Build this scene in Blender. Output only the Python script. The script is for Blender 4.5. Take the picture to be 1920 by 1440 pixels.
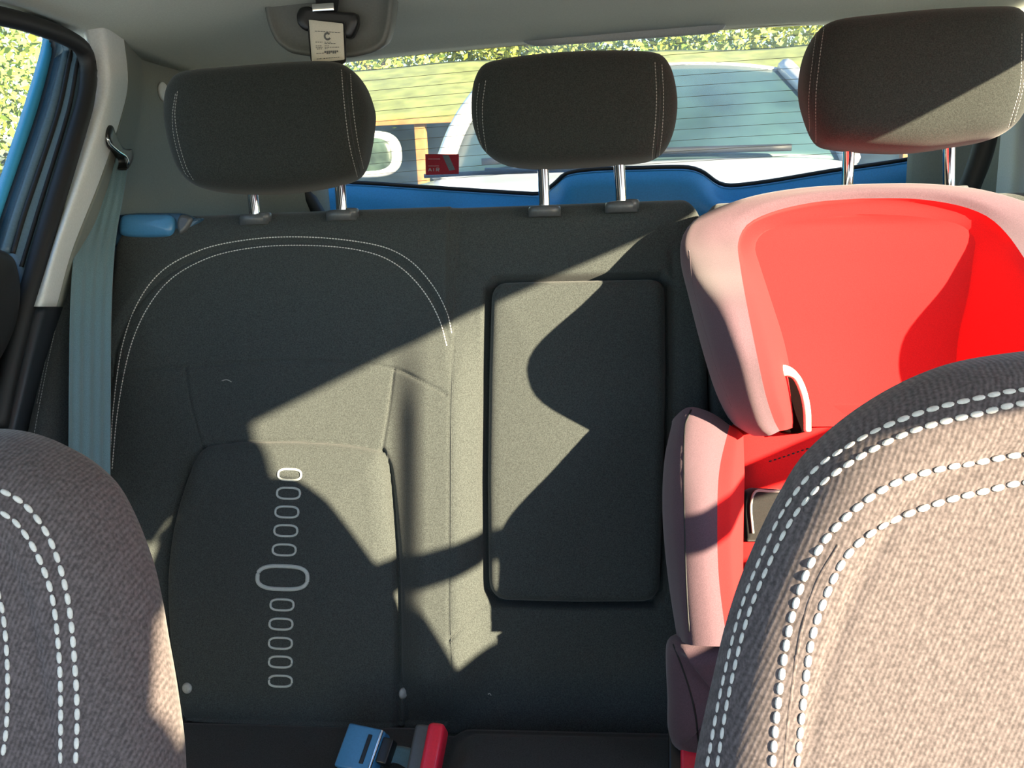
import bpy, bmesh, math, random
import numpy as np
from math import radians, sin, cos, pi, atan2, sqrt
from mathutils import Vector, Matrix
from mathutils.bvhtree import BVHTree
random.seed(7); rng = np.random.default_rng(7)
for o in list(bpy.data.objects): bpy.data.objects.remove(o)
sc = bpy.context.scene

# ------------------------------------------------------------------ camera
F = 1750.0
PITCH, YAW, ROLL = radians(14.4), radians(6.2), radians(2.5)
CAM = np.array([0, 0, 1.0])
FW = np.array([-sin(YAW)*cos(PITCH), cos(YAW)*cos(PITCH), -sin(PITCH)])
_r0 = np.array([cos(YAW), sin(YAW), 0.0]); _u0 = np.cross(_r0, FW)
CR = cos(ROLL)*_r0 - sin(ROLL)*_u0
CU = sin(ROLL)*_r0 + cos(ROLL)*_u0
cd = bpy.data.cameras.new('camera'); cam = bpy.data.objects.new('camera', cd)
sc.collection.objects.link(cam); sc.camera = cam
cd.sensor_fit = 'HORIZONTAL'; cd.sensor_width = 36; cd.lens = F/1920*36
cd.clip_start = 0.02; cd.clip_end = 300
M = Matrix.Identity(4)
for i in range(3):
    M[i][0], M[i][1], M[i][2], M[i][3] = CR[i], CU[i], -FW[i], CAM[i]
cam.matrix_world = M

# ------------------------------------------------------------------ light
LDIR = np.array([-1.2, 1.0, -0.5]); LDIR = LDIR/np.linalg.norm(LDIR)
w = bpy.data.worlds.new('world'); sc.world = w; w.use_nodes = True
nt = w.node_tree; nt.nodes.clear()
sky = nt.nodes.new('ShaderNodeTexSky'); sky.sky_type = 'NISHITA'; sky.sun_disc = False
sky.sun_elevation = radians(24); sky.sun_rotation = atan2(1.2, -1.0); sky.air_density = 1.2; sky.dust_density = 0.25; sky.ozone_density = 3.5
bg = nt.nodes.new('ShaderNodeBackground'); bg.inputs['Strength'].default_value = 0.54
wo = nt.nodes.new('ShaderNodeOutputWorld')
nt.links.new(sky.outputs[0], bg.inputs[0]); nt.links.new(bg.outputs[0], wo.inputs[0])
sl = bpy.data.lights.new('sun', 'SUN'); sl.energy = 35.0; sl.angle = radians(0.6); sl.color = (1.0, 0.84, 0.57)
so = bpy.data.objects.new('sun', sl); sc.collection.objects.link(so)
so.rotation_euler = Vector(LDIR).to_track_quat('-Z', 'Y').to_euler(); so.location = (4, -4, 4)
sc.view_settings.view_transform = 'Standard'; sc.view_settings.look = 'None'
sc.view_settings.exposure = 0.0; sc.view_settings.gamma = 1.0; sc.view_settings.use_curve_mapping = False

# ------------------------------------------------------------------ measuring helpers
def ray(px, py): return FW + CR*(px-960)/F + CU*(720-py)/F
def hit(px, py, o, n):
    d = ray(px, py); t = np.dot(np.array(o, float)-CAM, n)/np.dot(d, n); return CAM + t*d
XN = np.array([1.0, 0, 0]); YN = np.array([0, 1.0, 0]); ZN = np.array([0, 0, 1.0])
def atx(px, py, x): return hit(px, py, (x, 0, 0), XN)
def aty(px, py, y): return hit(px, py, (0, y, 0), YN)
def atz(px, py, z): return hit(px, py, (0, 0, z), ZN)
A = radians(20)
B0 = np.array([0, 1.08, .255]); SU = np.array([0, sin(A), cos(A)]); SN = np.array([0, -cos(A), sin(A)])
def seat(px, py, h=0.0):                 # point on the rear seat-back plane raised by h
    return hit(px, py, B0 + SN*h, SN)
def suv(px, py, h=0.0):
    p = seat(px, py, h); return np.array([p[0], np.dot(p-B0, SU)])
def sxyz(u, v, h=0.0):
    u, v, h = np.broadcast_arrays(np.asarray(u, float), np.asarray(v, float), np.asarray(h, float))
    return B0 + u[..., None]*XN + v[..., None]*SU + h[..., None]*SN

def cat(pts, n=None, closed=False, raw=10):
    """Catmull-Rom through pts, resampled uniformly to n points"""
    P = np.array(pts, float)
    if len(P) == 2 and not closed:
        t = np.linspace(0, 1, n or 10)[:, None]; return P[0]*(1-t)+P[1]*t
    if closed: Q = np.vstack([P[-1], P, P[0], P[1]])
    else: Q = np.vstack([2*P[0]-P[1], P, 2*P[-1]-P[-2]])
    out = []
    for i in range(1, len(Q)-2):
        p0, p1, p2, p3 = Q[i-1], Q[i], Q[i+1], Q[i+2]
        for k in range(raw):
            t = k/raw
            m1 = (p2-p0)*.5; m2 = (p3-p1)*.5
            L = np.linalg.norm(p2-p1)+1e-12
            for m in (m1, m2):
                l = np.linalg.norm(m)
                if l > L: m *= L/l
            t2, t3 = t*t, t*t*t
            out.append((2*t3-3*t2+1)*p1+(t3-2*t2+t)*m1+(-2*t3+3*t2)*p2+(t3-t2)*m2)
    if not closed: out.append(Q[-2])
    out = np.array(out)
    if n is None: return out
    C = np.vstack([out, out[:1]]) if closed else out
    s = np.r_[0, np.cumsum(np.linalg.norm(np.diff(C, axis=0), axis=1))]
    x = np.linspace(0, s[-1], n+1)[:-1] if closed else np.linspace(0, s[-1], n)
    return np.stack([np.interp(x, s, C[:, k]) for k in range(C.shape[1])], 1)
def lin(pts, n):
    P = np.array(pts, float); s = np.r_[0, np.cumsum(np.linalg.norm(np.diff(P, axis=0), axis=1))]
    x = np.linspace(0, s[-1], n); return np.stack([np.interp(x, s, P[:, k]) for k in range(P.shape[1])], 1)
def dist_poly(U, V, pts):
    d = np.full(U.shape, 1e9)
    for a, b in zip(pts[:-1], pts[1:]):
        ex, ey = b[0]-a[0], b[1]-a[1]; l2 = ex*ex+ey*ey+1e-18
        t = np.clip(((U-a[0])*ex+(V-a[1])*ey)/l2, 0, 1)
        d = np.minimum(d, np.hypot(U-a[0]-t*ex, V-a[1]-t*ey))
    return d
def inside(U, V, pts):
    r = np.zeros(U.shape, bool); n = len(pts)
    for i in range(n):
        a, b = pts[i], pts[(i+1) % n]
        if a[1] == b[1]: continue
        c = ((a[1] > V) != (b[1] > V)) & (U < (b[0]-a[0])*(V-a[1])/(b[1]-a[1])+a[0])
        r ^= c
    return r
def sst(x): x = np.clip(x, 0, 1); return x*x*(3-2*x)

# ------------------------------------------------------------------ materials
MATS = {}
def nmat(name):
    m = bpy.data.materials.new(name); m.use_nodes = True; MATS[name] = m
    return m, m.node_tree.nodes, m.node_tree.links, m.node_tree.nodes['Principled BSDF']
def mix_noise(N, K, c1, c2, scale, lo=.35, hi=.65, detail=4):
    tc = N.new('ShaderNodeTexCoord'); no = N.new('ShaderNodeTexNoise')
    no.inputs['Scale'].default_value = scale; no.inputs['Detail'].default_value = detail
    K.new(tc.outputs['Object'], no.inputs['Vector'])
    cr = N.new('ShaderNodeValToRGB'); cr.color_ramp.elements[0].position = lo; cr.color_ramp.elements[1].position = hi
    cr.color_ramp.elements[0].color = (*c1, 1); cr.color_ramp.elements[1].color = (*c2, 1)
    K.new(no.outputs['Fac'], cr.inputs['Fac']); return tc, no, cr
def fabric(name, c, var=.25, scale=900, bump=.25, sheen=.25, twill=None, sheen_tint=(1, 1, 1), bd=.0006):
    m, N, K, b = nmat(name)
    c = np.array(c); tc, no, cr = mix_noise(N, K, c*(1-var), c*(1+var), scale)
    src = cr.outputs[0]; hsrc = no.outputs['Fac']
    if twill:
        mp = N.new('ShaderNodeMapping'); mp.inputs['Rotation'].default_value = twill[1]
        wv = N.new('ShaderNodeTexWave'); wv.inputs['Scale'].default_value = twill[0]; wv.inputs['Distortion'].default_value = .5
        wv.inputs['Detail'].default_value = 2; wv.inputs['Detail Scale'].default_value = 30
        K.new(tc.outputs['Object'], mp.inputs['Vector']); K.new(mp.outputs[0], wv.inputs['Vector'])
        mx = N.new('ShaderNodeMix'); mx.data_type = 'RGBA'; mx.blend_type = 'MULTIPLY'; mx.inputs['Factor'].default_value = twill[2]
        K.new(cr.outputs[0], mx.inputs['A']); K.new(wv.outputs['Color'], mx.inputs['B']); src = mx.outputs['Result']
        ad = N.new('ShaderNodeMath'); ad.operation = 'ADD'
        K.new(wv.outputs['Fac'], ad.inputs[0]); K.new(no.outputs['Fac'], ad.inputs[1]); hsrc = ad.outputs[0]
    K.new(src, b.inputs['Base Color'])
    b.inputs['Roughness'].default_value = .95; b.inputs['Specular IOR Level'].default_value = .15
    b.inputs['Sheen Weight'].default_value = sheen; b.inputs['Sheen Roughness'].default_value = .5
    b.inputs['Sheen Tint'].default_value = (*sheen_tint, 1)
    bp = N.new('ShaderNodeBump'); bp.inputs['Strength'].default_value = bump; bp.inputs['Distance'].default_value = bd
    K.new(hsrc, bp.inputs['Height']); K.new(bp.outputs[0], b.inputs['Normal'])
    return m
def plastic(name, c, rough=.4, var=.08, bump=.05, metal=0, scale=400, spec=.5):
    m, N, K, b = nmat(name); c = np.array(c)
    tc, no, cr = mix_noise(N, K, c*(1-var), np.minimum(c*(1+var), 1), scale)
    K.new(cr.outputs[0], b.inputs['Base Color']); b.inputs['Roughness'].default_value = rough
    b.inputs['Metallic'].default_value = metal; b.inputs['Specular IOR Level'].default_value = spec
    if bump:
        bp = N.new('ShaderNodeBump'); bp.inputs['Strength'].default_value = bump; bp.inputs['Distance'].default_value = .0005
        K.new(no.outputs['Fac'], bp.inputs['Height']); K.new(bp.outputs[0], b.inputs['Normal'])
    return m
def glass(name, tint, haze=.08, hazecol=(.8, .85, .85), gloss=.06):
    m, N, K, b = nmat(name); N.remove(b); out = N['Material Output']
    tr = N.new('ShaderNodeBsdfTransparent'); tr.inputs[0].default_value = (*tint, 1)
    gl = N.new('ShaderNodeBsdfGlossy'); gl.inputs['Roughness'].default_value = .02
    df = N.new('ShaderNodeBsdfTranslucent'); df.inputs[0].default_value = (*hazecol, 1)
    tc, no, cr = mix_noise(N, K, (haze*.5,)*3, (haze*1.5,)*3, 6)
    m1 = N.new('ShaderNodeMixShader'); m2 = N.new('ShaderNodeMixShader'); m1.inputs[0].default_value = gloss
    K.new(tr.outputs[0], m1.inputs[1]); K.new(gl.outputs[0], m1.inputs[2])
    K.new(cr.outputs[0], m2.inputs[0]); K.new(m1.outputs[0], m2.inputs[1]); K.new(df.outputs[0], m2.inputs[2])
    K.new(m2.outputs[0], out.inputs[0]); return m

seat_fab = fabric('charcoal_seat_fabric', (.044, .050, .049), .3, 700, .35, .12)
seat_dark = fabric('dark_panel_fabric', (.042, .044, .042), .3, 700, .35, .10)
hr_fab = fabric('headrest_fabric', (.025, .028, .026), .3, 700, .35, .12)
front_fab = fabric('front_seat_twill', (.112, .092, .093), .3, 420, .25, .12, twill=(120, (0, radians(-24), 0), .30))
front_side = fabric('front_seat_bolster_fabric', (.10, .095, .088), .25, 500, .5, .2, twill=(110, (0, radians(5), 0), .45))
grey_fab = fabric('pinkish_grey_booster_fabric', (.100, .060, .075), .12, 900, .25, .2)
red_fab = fabric('red_booster_fabric', (.62, .013, .014), .08, 900, .2, .1)
thread = fabric('pale_thread', (.62, .60, .56), .1, 300, .2, .1)
thread_dim = fabric('grey_thread', (.30, .30, .28), .1, 300, .2, .1)
silver_thread = fabric('silver_embroidery', (.42, .45, .43), .12, 1500, .3, .2)
web_fab = fabric('belt_webbing', (.13, .21, .24), .15, 1200, .3, .3)
web_blk = fabric('black_webbing', (.02, .02, .02), .2, 1200, .3, .2)
headliner = fabric('headliner_cloth', (.60, .62, .52), .06, 500, .15, .1)
trim_lt = plastic('light_grey_trim', (.68, .70, .69), .6, .05, .08, spec=.3)  # also carries the window light painted on the left pillar strip
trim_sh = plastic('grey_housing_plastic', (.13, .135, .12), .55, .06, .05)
trim_dk = plastic('shaded_quarter_trim', (.19, .20, .175), .6, .05, .08, spec=.3)  # darker copy of the pillar trim, shade put into the colour
blk = plastic('black_plastic', (.012, .012, .012), .35)
blk_soft = plastic('black_rubber', (.010, .010, .011), .6)
frame_blk = plastic('door_frame_dark', (.022, .026, .032), .35)
frame_blue = plastic('door_frame_sheen', (.09, .15, .20), .35)
blue_strip = plastic('blue_edge_strip', (.05, .30, .50), .25, .03, 0)  # blue colour of the strip along the side glass
gate_sky = plastic('tailgate_lining_sky_tint', (.03, .24, .48), .38, .08, .05)  # reflected sky put into the lining's base colour
latch_sky = plastic('latch_plastic_sky_tint', (.06, .21, .40), .28, .05, .02)  # blue of the reflected sky put into latch and buckle colour
guide_pl = plastic('dark_guide_plastic', (.075, .08, .085), .35)
chrome = plastic('polished_chrome', (.85, .85, .84), .08, .02, 0, metal=1)
red_pl = plastic('red_plastic', (.75, .02, .05), .35, .05, .02)
label_w = fabric('label_cloth', (.62, .58, .47), .05, 800, .1, .1)
ink = plastic('label_ink', (.12, .12, .11), .8)
white_paint = plastic('white_car_paint', (.50, .50, .50), .2, .02, 0)
carwin = plastic('car_glass_dark', (.03, .06, .06), .35, .45, 0, scale=3)
rub = plastic('tyre_rubber', (.02, .02, .02), .8)
window_glass = glass('rear_glass', (.80, .84, .80), .10)
side_glass = glass('side_glass', (.85, .90, .88), .05)
line_pl = plastic('defroster_line', (.22, .18, .10), .6)
sticker_red = plastic('sticker_red', (.75, .06, .07), .5)
sticker_w = plastic('sticker_white', (.85, .75, .72), .5)
sticker_g = plastic('sticker_grey', (.35, .42, .42), .5)

# ------------------------------------------------------------------ object helpers
def obj(name, V, Fc, mat, parent=None, smooth=True, mats=None, fmat=None):
    me = bpy.data.meshes.new(name); me.from_pydata([tuple(map(float, v)) for v in V], [], [tuple(map(int, f)) for f in Fc])
    if smooth: me.polygons.foreach_set('use_smooth', [True]*len(me.polygons))
    for mm in (mats or [mat]): me.materials.append(mm)
    if fmat is not None: me.polygons.foreach_set('material_index', list(map(int, fmat)))
    bm = bmesh.new(); bm.from_mesh(me); bmesh.ops.remove_doubles(bm, verts=bm.verts, dist=1e-6)
    bmesh.ops.recalc_face_normals(bm, faces=bm.faces); bm.to_mesh(me); bm.free()
    me.update(); o = bpy.data.objects.new(name, me); sc.collection.objects.link(o)
    if parent is not None:
        o.parent = parent; o.matrix_parent_inverse = Matrix.Translation(-parent.location)
    return o
def thing(name, label, catg, loc=(0, 0, 0), group=None):
    o = bpy.data.objects.new(name, None); sc.collection.objects.link(o); o.empty_display_size = .05
    o.location = tuple(map(float, loc)); o['label'] = label; o['category'] = catg
    if group: o['group'] = group
    return o
def tag(o, label, catg, group=None):
    o['label'] = label; o['category'] = catg
    if group: o['group'] = group
    return o
def struct(o, label=None, catg=None):
    o['kind'] = 'structure'
    if label: o['label'] = label
    if catg: o['category'] = catg
    return o
def gridf(n, m, base=0, wrap_n=False):
    f = []
    for i in range(n if wrap_n else n-1):
        for j in range(m-1):
            a = base+i*m+j; b = base+((i+1) % n)*m+j; f.append((a, b, b+1, a+1))
    return f
def slab(name, G, off, mat, parent=None, **k):
    """grid surface G (n,m,3) closed into a solid by a back copy shifted by off"""
    n, m = G.shape[:2]; off = np.asarray(off, float)
    Bk = G+off; V = np.vstack([G.reshape(-1, 3), Bk.reshape(-1, 3)]); q = n*m
    f = gridf(n, m); f += [tuple(x+q for x in reversed(t)) for t in gridf(n, m)]
    e = [i*m for i in range(n)]; e += [(n-1)*m+j for j in range(1, m)]; e += [i*m+m-1 for i in range(n-2, -1, -1)]; e += [j for j in range(m-2, 0, -1)]
    for a, b in zip(e, e[1:]+e[:1]): f.append((a, b, b+q, a+q))
    return obj(name, V, f, mat, parent, **k)
def surf(name, G, mat, parent=None, **k):
    return obj(name, G.reshape(-1, 3), gridf(*G.shape[:2]), mat, parent, **k)
def loft(name, curves, mat, parent=None, n=40, m=None, off=None, straight=False, **k):
    """curves: list of 3D polylines; splined along and across"""
    C = np.array([(lin if straight else cat)(c, n) for c in curves])
    if m: C = np.stack([(lin if straight else cat)(C[:, j], m) for j in range(n)], 1)
    if off is None: return surf(name, C, mat, parent, **k)
    return slab(name, C, off, mat, parent, **k)
def tube(name, path, r, mat, parent=None, seg=10, V=None, Fc=None):
    P = np.array(path, float); n = len(P); own = V is None
    if own: V, Fc = [], []
    T = np.gradient(P, axis=0); base = len(V); up = np.array([.31, .2, .93])
    r = np.broadcast_to(np.asarray(r, float), (n,))
    for i in range(n):
        t = T[i]/(np.linalg.norm(T[i])+1e-12); a = np.cross(t, up); a /= np.linalg.norm(a)+1e-12; b = np.cross(t, a)
        for s in range(seg):
            q = 2*pi*s/seg; V.append(P[i]+r[i]*(cos(q)*a+sin(q)*b))
    for i in range(n-1):
        for s in range(seg):
            s2 = (s+1) % seg
            Fc.append((base+i*seg+s, base+i*seg+s2, base+(i+1)*seg+s2, base+(i+1)*seg+s))
    Fc.append(tuple(base+s for s in range(seg))); Fc.append(tuple(base+(n-1)*seg+s for s in reversed(range(seg))))
    if own: return obj(name, V, Fc, mat, parent)
def ringpad(name, O, nrm, prof, mat, parent=None, fill=6, bow=None, **k):
    """closed outline O (N,3); prof = [(inset,h)...] from back to front; filled to its centre front and back"""
    N = len(O); nrm = np.array(nrm, float); nrm /= np.linalg.norm(nrm)
    T = np.roll(O, -1, 0)-np.roll(O, 1, 0); T /= np.linalg.norm(T, axis=1)[:, None]+1e-12
    I = np.cross(nrm, T); c = O.mean(0)
    if np.mean(np.sum(I*(c-O), 1)) < 0: I = -I
    for _ in range(3): I = (np.roll(I, 1, 0)+2*I+np.roll(I, -1, 0))/4
    I /= np.linalg.norm(I, axis=1)[:, None]+1e-12
    rings = [O+I*a+nrm*h for a, h in prof]
    last = rings[-1]; cl = last.mean(0)
    for j in range(1, fill):
        s = 1-j/fill; R = cl+(last-cl)*s
        if bow: R = R+nrm*bow*(1-s*s)
        rings.append(R)
    V = np.vstack(rings+[(cl+nrm*(bow or 0))[None], rings[0].mean(0)[None]])
    f = []; nr = len(rings)
    for r in range(nr-1):
        for i in range(N):
            j = (i+1) % N; f.append((r*N+i, r*N+j, (r+1)*N+j, (r+1)*N+i))
    ci = nr*N
    for i in range(N):
        j = (i+1) % N; f.append(((nr-1)*N+i, (nr-1)*N+j, ci)); f.append((j, i, ci+1))
    return obj(name, V, f, mat, parent, **k)
def box(name, c, s, mat, parent=None, bev=.003, rot=None, V=None, Fc=None):
    """rounded box centred at c, size s, rot = 3x3 columns"""
    bm = bmesh.new(); bmesh.ops.create_cube(bm, size=1)
    for v in bm.verts: v.co = Vector((v.co.x*s[0], v.co.y*s[1], v.co.z*s[2]))
    if bev: bmesh.ops.bevel(bm, geom=bm.edges[:], offset=bev, segments=3, profile=.5, affect='EDGES')
    bm.verts.index_update()
    R = np.eye(3) if rot is None else np.array(rot)
    vs = [R@np.array(v.co)+np.array(c) for v in bm.verts]; fs = [[v.index for v in f.verts] for f in bm.faces]; bm.free()
    if V is not None:
        b = len(V); V.extend(vs); Fc.extend([tuple(i+b for i in f) for f in fs]); return
    return obj(name, vs, fs, mat, parent)
def bvh(*os):
    V, P = [], []
    for o in os:
        b = len(V); V += [o.matrix_basis @ v.co if o.parent is None else v.co for v in o.data.vertices]
        P += [[i+b for i in p.vertices] for p in o.data.polygons]
    return BVHTree.FromPolygons(V, P)
def cast(T, px, py):
    d = Vector(ray(px, py)).normalized(); h, n, i, t = T.ray_cast(Vector(CAM), d)
    if h is None: return None, None
    if n.dot(d) > 0: n = -n
    return np.array(h), np.array(n)
def cast_line(T, pts, n=200, smooth=True):
    L = cat(pts, n) if smooth else lin(pts, n); out = []; nn = []
    for x, y in L:
        h, m = cast(T, x, y)
        if h is not None: out.append(h); nn.append(m)
    return np.array(out), np.array(nn)
def stitches(name, T, lines, pitch, ln, r, mat, parent, lift=.25, flat=.45):
    """individual thread stitches laid along pixel-measured seams on a real surface"""
    for pts in lines:
        V, Fc = [], []
        P, Nn = cast_line(T, pts, 260)
        if len(P) < 4: continue
        ok = np.r_[True, np.linalg.norm(np.diff(P, axis=0), axis=1) < .02]
        s = np.r_[0, np.cumsum(np.where(ok[1:], np.linalg.norm(np.diff(P, axis=0), axis=1), 0))]
        cnt = int(s[-1]/pitch)
        for k in range(cnt):
            a = (k+.5)*pitch; p = np.array([np.interp(a, s, P[:, c]) for c in range(3)]); q = np.array([np.interp(a+pitch*.3, s, P[:, c]) for c in range(3)])
            nn = np.array([np.interp(a, s, Nn[:, c]) for c in range(3)]); nn /= np.linalg.norm(nn)+1e-12
            t = q-p; t /= np.linalg.norm(t)+1e-12; bnn = np.cross(nn, t); p = p+nn*r*lift
            base = len(V); prof = [(-1, .0), (-.8, .7), (-.3, 1), (.3, 1), (.8, .7), (1, 0)]
            V.append(p-t*ln/2)
            for x, rr in prof[1:-1]:
                for e in range(6):
                    g = 2*pi*e/6; V.append(p+t*ln/2*x+r*rr*(cos(g)*bnn+flat*sin(g)*nn))
            V.append(p+t*ln/2)
            for e in range(6): Fc.append((base, base+1+e, base+1+(e+1) % 6))
            for g in range(3):
                for e in range(6):
                    a1 = base+1+g*6; a2 = a1+6; Fc.append((a1+e, a2+e, a2+(e+1) % 6, a1+(e+1) % 6))
            l = base+1+18; end = base+25
            for e in range(6): Fc.append((l+e, end, l+(e+1) % 6))
        obj(name, V, Fc, mat, parent)
def cord(name, T, lines, r, mat, parent, sink=0.3):
    for pts in lines:
        P, Nn = cast_line(T, pts, 120)
        if len(P) > 3: tube(name, P-Nn*r*sink, r, mat, parent, seg=6)

# ================================================================== SETTING
XC = -.04
def zs(y): return np.interp(y, [-.3, .6, 1.16, 1.36, 1.49, 1.67, 1.8], [1.165, 1.185, 1.189, 1.171, 1.158, 1.143, 1.135])
ys = np.r_[np.linspace(-.32, 1.0, 18), np.linspace(1.05, 1.72, 22)]
xs = np.linspace(-1, 1, 41)
G = np.zeros((len(ys), len(xs), 3))
for i, y in enumerate(ys):
    hw = .70
    G[i, :, 0] = XC+hw*xs; G[i, :, 1] = y
    G[i, :, 2] = zs(y)+.030*(1-np.abs(xs)**3.2)-.012*sst((y-1.60)/.12)+.018*sst((y-1.2)/.5)*(XC+hw*xs+.50)/.8*(XC+hw*xs > -.50)
ceiling = struct(slab('ceiling', G, (0, 0, .03), headliner), 'pale grey cloth headliner across the roof above the rear seat', 'ceiling')
fl = struct(box('floor', (XC, .75, -.03), (1.5, 2.5, .06), blk_soft, bev=0), 'dark carpeted car floor', 'floor')

# left body side below the window line
wl = struct(slab('wall_left', np.array([[(-.775, -.3, -.02), (-.775, -.3, .80)], [(-.775, .98, -.02), (-.775, .98, .80)], [(-.775, 1.10, -.02), (-.775, 1.10, .95)], [(-.775, 2.0, -.02), (-.775, 2.0, .95)]], float), (-.03, 0, 0), frame_blk, smooth=False), 'dark left body side under the window', 'wall')
# right body side (beyond the frame): unseen plate, openings and bar shaped to cast the sun patches
def back(px, py, x=.66, h=0.0):
    p = seat(px, py, h); t = (x-p[0])/-LDIR[0]; q = p-LDIR*t; return (q[1], q[2])
def plate_with_holes(name, outer, holes, x, th, mat):
    cu = bpy.data.curves.new(name, 'CURVE'); cu.dimensions = '2D'; cu.fill_mode = 'BOTH'; cu.extrude = th/2
    for loop in [outer]+holes:
        s = cu.splines.new('POLY'); s.points.add(len(loop)-1); s.use_cyclic_u = True
        for p, c in zip(s.points, loop): p.co = (c[0], c[1], 0, 1)
    t = bpy.data.objects.new('tmp', cu); sc.collection.objects.link(t)
    dg = bpy.context.evaluated_depsgraph_get(); me = bpy.data.meshes.new_from_object(t.evaluated_get(dg))
    V = [(x+v.co.z, v.co.x, v.co.y) for v in me.vertices]; Fc = [tuple(p.vertices) for p in me.polygons]
    bpy.data.objects.remove(t); bpy.data.curves.remove(cu); bpy.data.meshes.remove(me)
    return obj(name, V, Fc, mat, smooth=False)
b_ = back
lowc, lowr = b_(690, 1060), b_(905, 1000)
sl_ = (lowr[1]-lowc[1])/(lowr[0]-lowc[0])
l0, l0r = b_(735, 1105), b_(905, 1048)
l1, l2 = b_(840, 1240), b_(980, 1190)
P1, P1b, P2, P3 = b_(455, 795), b_(468, 822), b_(860, 590), b_(1250, 420)
upper = [P1, P2, P3, (1.16, 1.158), (1.24, 1.13), (1.24, lowr[1]+sl_*(1.24-lowr[0])), lowr, (.235, lowr[1]+sl_*(.235-lowr[0])), (.225, 1.05)]
lower = [(.235, l0[1]+(l0r[1]-l0[1])/(l0r[0]-l0[0])*(.235-l0[0])), l0r, (1.24, l0r[1]-.02), (1.24, l2[1]), l2, (.235, l1[1])]
def bkf(px, py):
    p = aty(px, py, .45); t = (.645-p[0])/-LDIR[0]; q = p-LDIR*t; return (q[1], q[2])
patch = [bkf(306, 1172), bkf(245, 1338), bkf(290, 1375), bkf(345, 1450)]
frontw = [(-.24, 1.118), (-.10, 1.118), (.0, 1.065), (.055, 1.026), (.088, 1.046), (.12, 1.040), (.20, 1.015), (.205, .52), (-.20, .52), (-.215, patch[3][1])]+patch[::-1][:3]+[patch[0]]
wr = plate_with_holes('unseen_plate_right', [(-.80, -.02), (2.0, -.02), (2.0, 1.14), (1.6, 1.165), (1.0, 1.2), (.3, 1.2), (-.70, 1.2)], [upper, lower, frontw], .66, .03, trim_lt)  # solid front end added to keep sun off the left seat
struct(wr, 'unseen right body side, openings shaped for the sun patches', 'wall')

# left C pillar trim: lit strip and shaded panel, window light put into two trim colours
def xl(pts, x): return [atx(a, b, x) for a, b in pts]
zl = np.array([1.165, 1.10, 1.05, .97, .90, .80])
c0 = xl([(160, 40), (175, 150), (165, 205), (130, 330), (80, 500), (50, 575)], -.715)
c1 = xl([(196, 45), (207, 150), (195, 210), (155, 330), (105, 470), (76, 575)], -.692)
c2 = xl([(230, 55), (240, 150), (228, 215), (190, 330), (135, 470), (106, 575)], -.702)
c3 = xl([(262, 75), (268, 160), (262, 220), (245, 330), (215, 440), (195, 575)], -.737)
c4 = [(-.738, 1.52, z+.01) for z in zl]; c5 = [(-.725, 1.64, z+.004) for z in zl]
c6 = [(-.665, 1.74, z) for z in zl]; c7 = [(-.565, 1.795, z-.005) for z in zl]; c8 = [(-.545, 1.83, z-.005) for z in zl]
tl = thing('trim_1', 'left pillar trim beside the rear door, light and shade put into its two greys', 'trim', (-.74, 1.4, .9)); tl['kind'] = 'structure'
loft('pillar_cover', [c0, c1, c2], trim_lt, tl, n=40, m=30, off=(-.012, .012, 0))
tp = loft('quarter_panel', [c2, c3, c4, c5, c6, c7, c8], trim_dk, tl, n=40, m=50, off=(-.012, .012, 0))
Tt = bvh(tp)
p, n_ = cast(Tt, 305, 172)
def disc(name, c, nrm, r, h, mat, parent, sx=1., seg=32, bev=.3, up=None, prof=None):
    nrm = np.array(nrm)/np.linalg.norm(nrm); a = np.cross(nrm, up if up is not None else (0, 0, 1.)); a /= np.linalg.norm(a); b = np.cross(nrm, a)
    O = np.array([c+r*(sx*cos(q)*a+sin(q)*b) for q in np.linspace(0, 2*pi, seg, endpoint=False)])
    return ringpad(name, O, nrm, prof or [(0, 0), (0, h*(1-bev)), (h*bev, h)], mat, parent, fill=3)
disc('screw_cap', p, n_, .0155, .003, trim_lt, tl)
# right C pillar trim
c = []
for x, y in ((.655, 1.25), (.66, 1.45), (.655, 1.60), (.63, 1.70), (.565, 1.775), (.545, 1.81)): c.append([(x, y, z) for z in np.linspace(1.15, .7, 6)])
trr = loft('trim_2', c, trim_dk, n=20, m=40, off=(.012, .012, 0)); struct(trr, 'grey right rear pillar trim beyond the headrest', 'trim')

# rear window
def win(px, py):                                   # rear glass plane
    o = np.array([0, 1.95, .93]); d = np.array([0, -.23, .235]); nn = np.cross(XN, d); return hit(px, py, o, nn/np.linalg.norm(nn))
wg = thing('window_1', 'rear window with thin horizontal heater lines', 'window', (XC, 1.9, .93)); wg['kind'] = 'structure'
gl = obj('glass', [win(480, 420), win(1900, 340), win(1900, -10), win(480, 40)], [(0, 1, 2, 3)], window_glass, wg, smooth=False)
V, Fc = [], []
for k in range(13):
    yl, yr = 118+k*19.5, 46+k*20.5
    P = [win(px, yl+(yr-yl)*(px-640)/(1560-640)+ -7*sin(pi*(px-600)/1200)) for px in np.linspace(560, 1800, 24)]
    tube(None, np.array(P)+np.array([0, -.003, 0]), .00045, None, V=V, Fc=Fc, seg=5)
obj('heater_line_grid', V, Fc, line_pl, wg)
# brake lamp cover under the window's top edge
O = [win(958, 60), win(985, 84), win(1010, 90), win(1330, 66), (win(1352, 60)), win(1372, 30), win(1100, 40)]
ringpad('brake_lamp_cover', lin(O+[O[0]], 57)[:-1]+np.array([0, -.02, 0]), (0, -.7, -.7), [(0, -.012), (0, 0), (.004, .004)], trim_lt, wg, fill=3)
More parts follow.
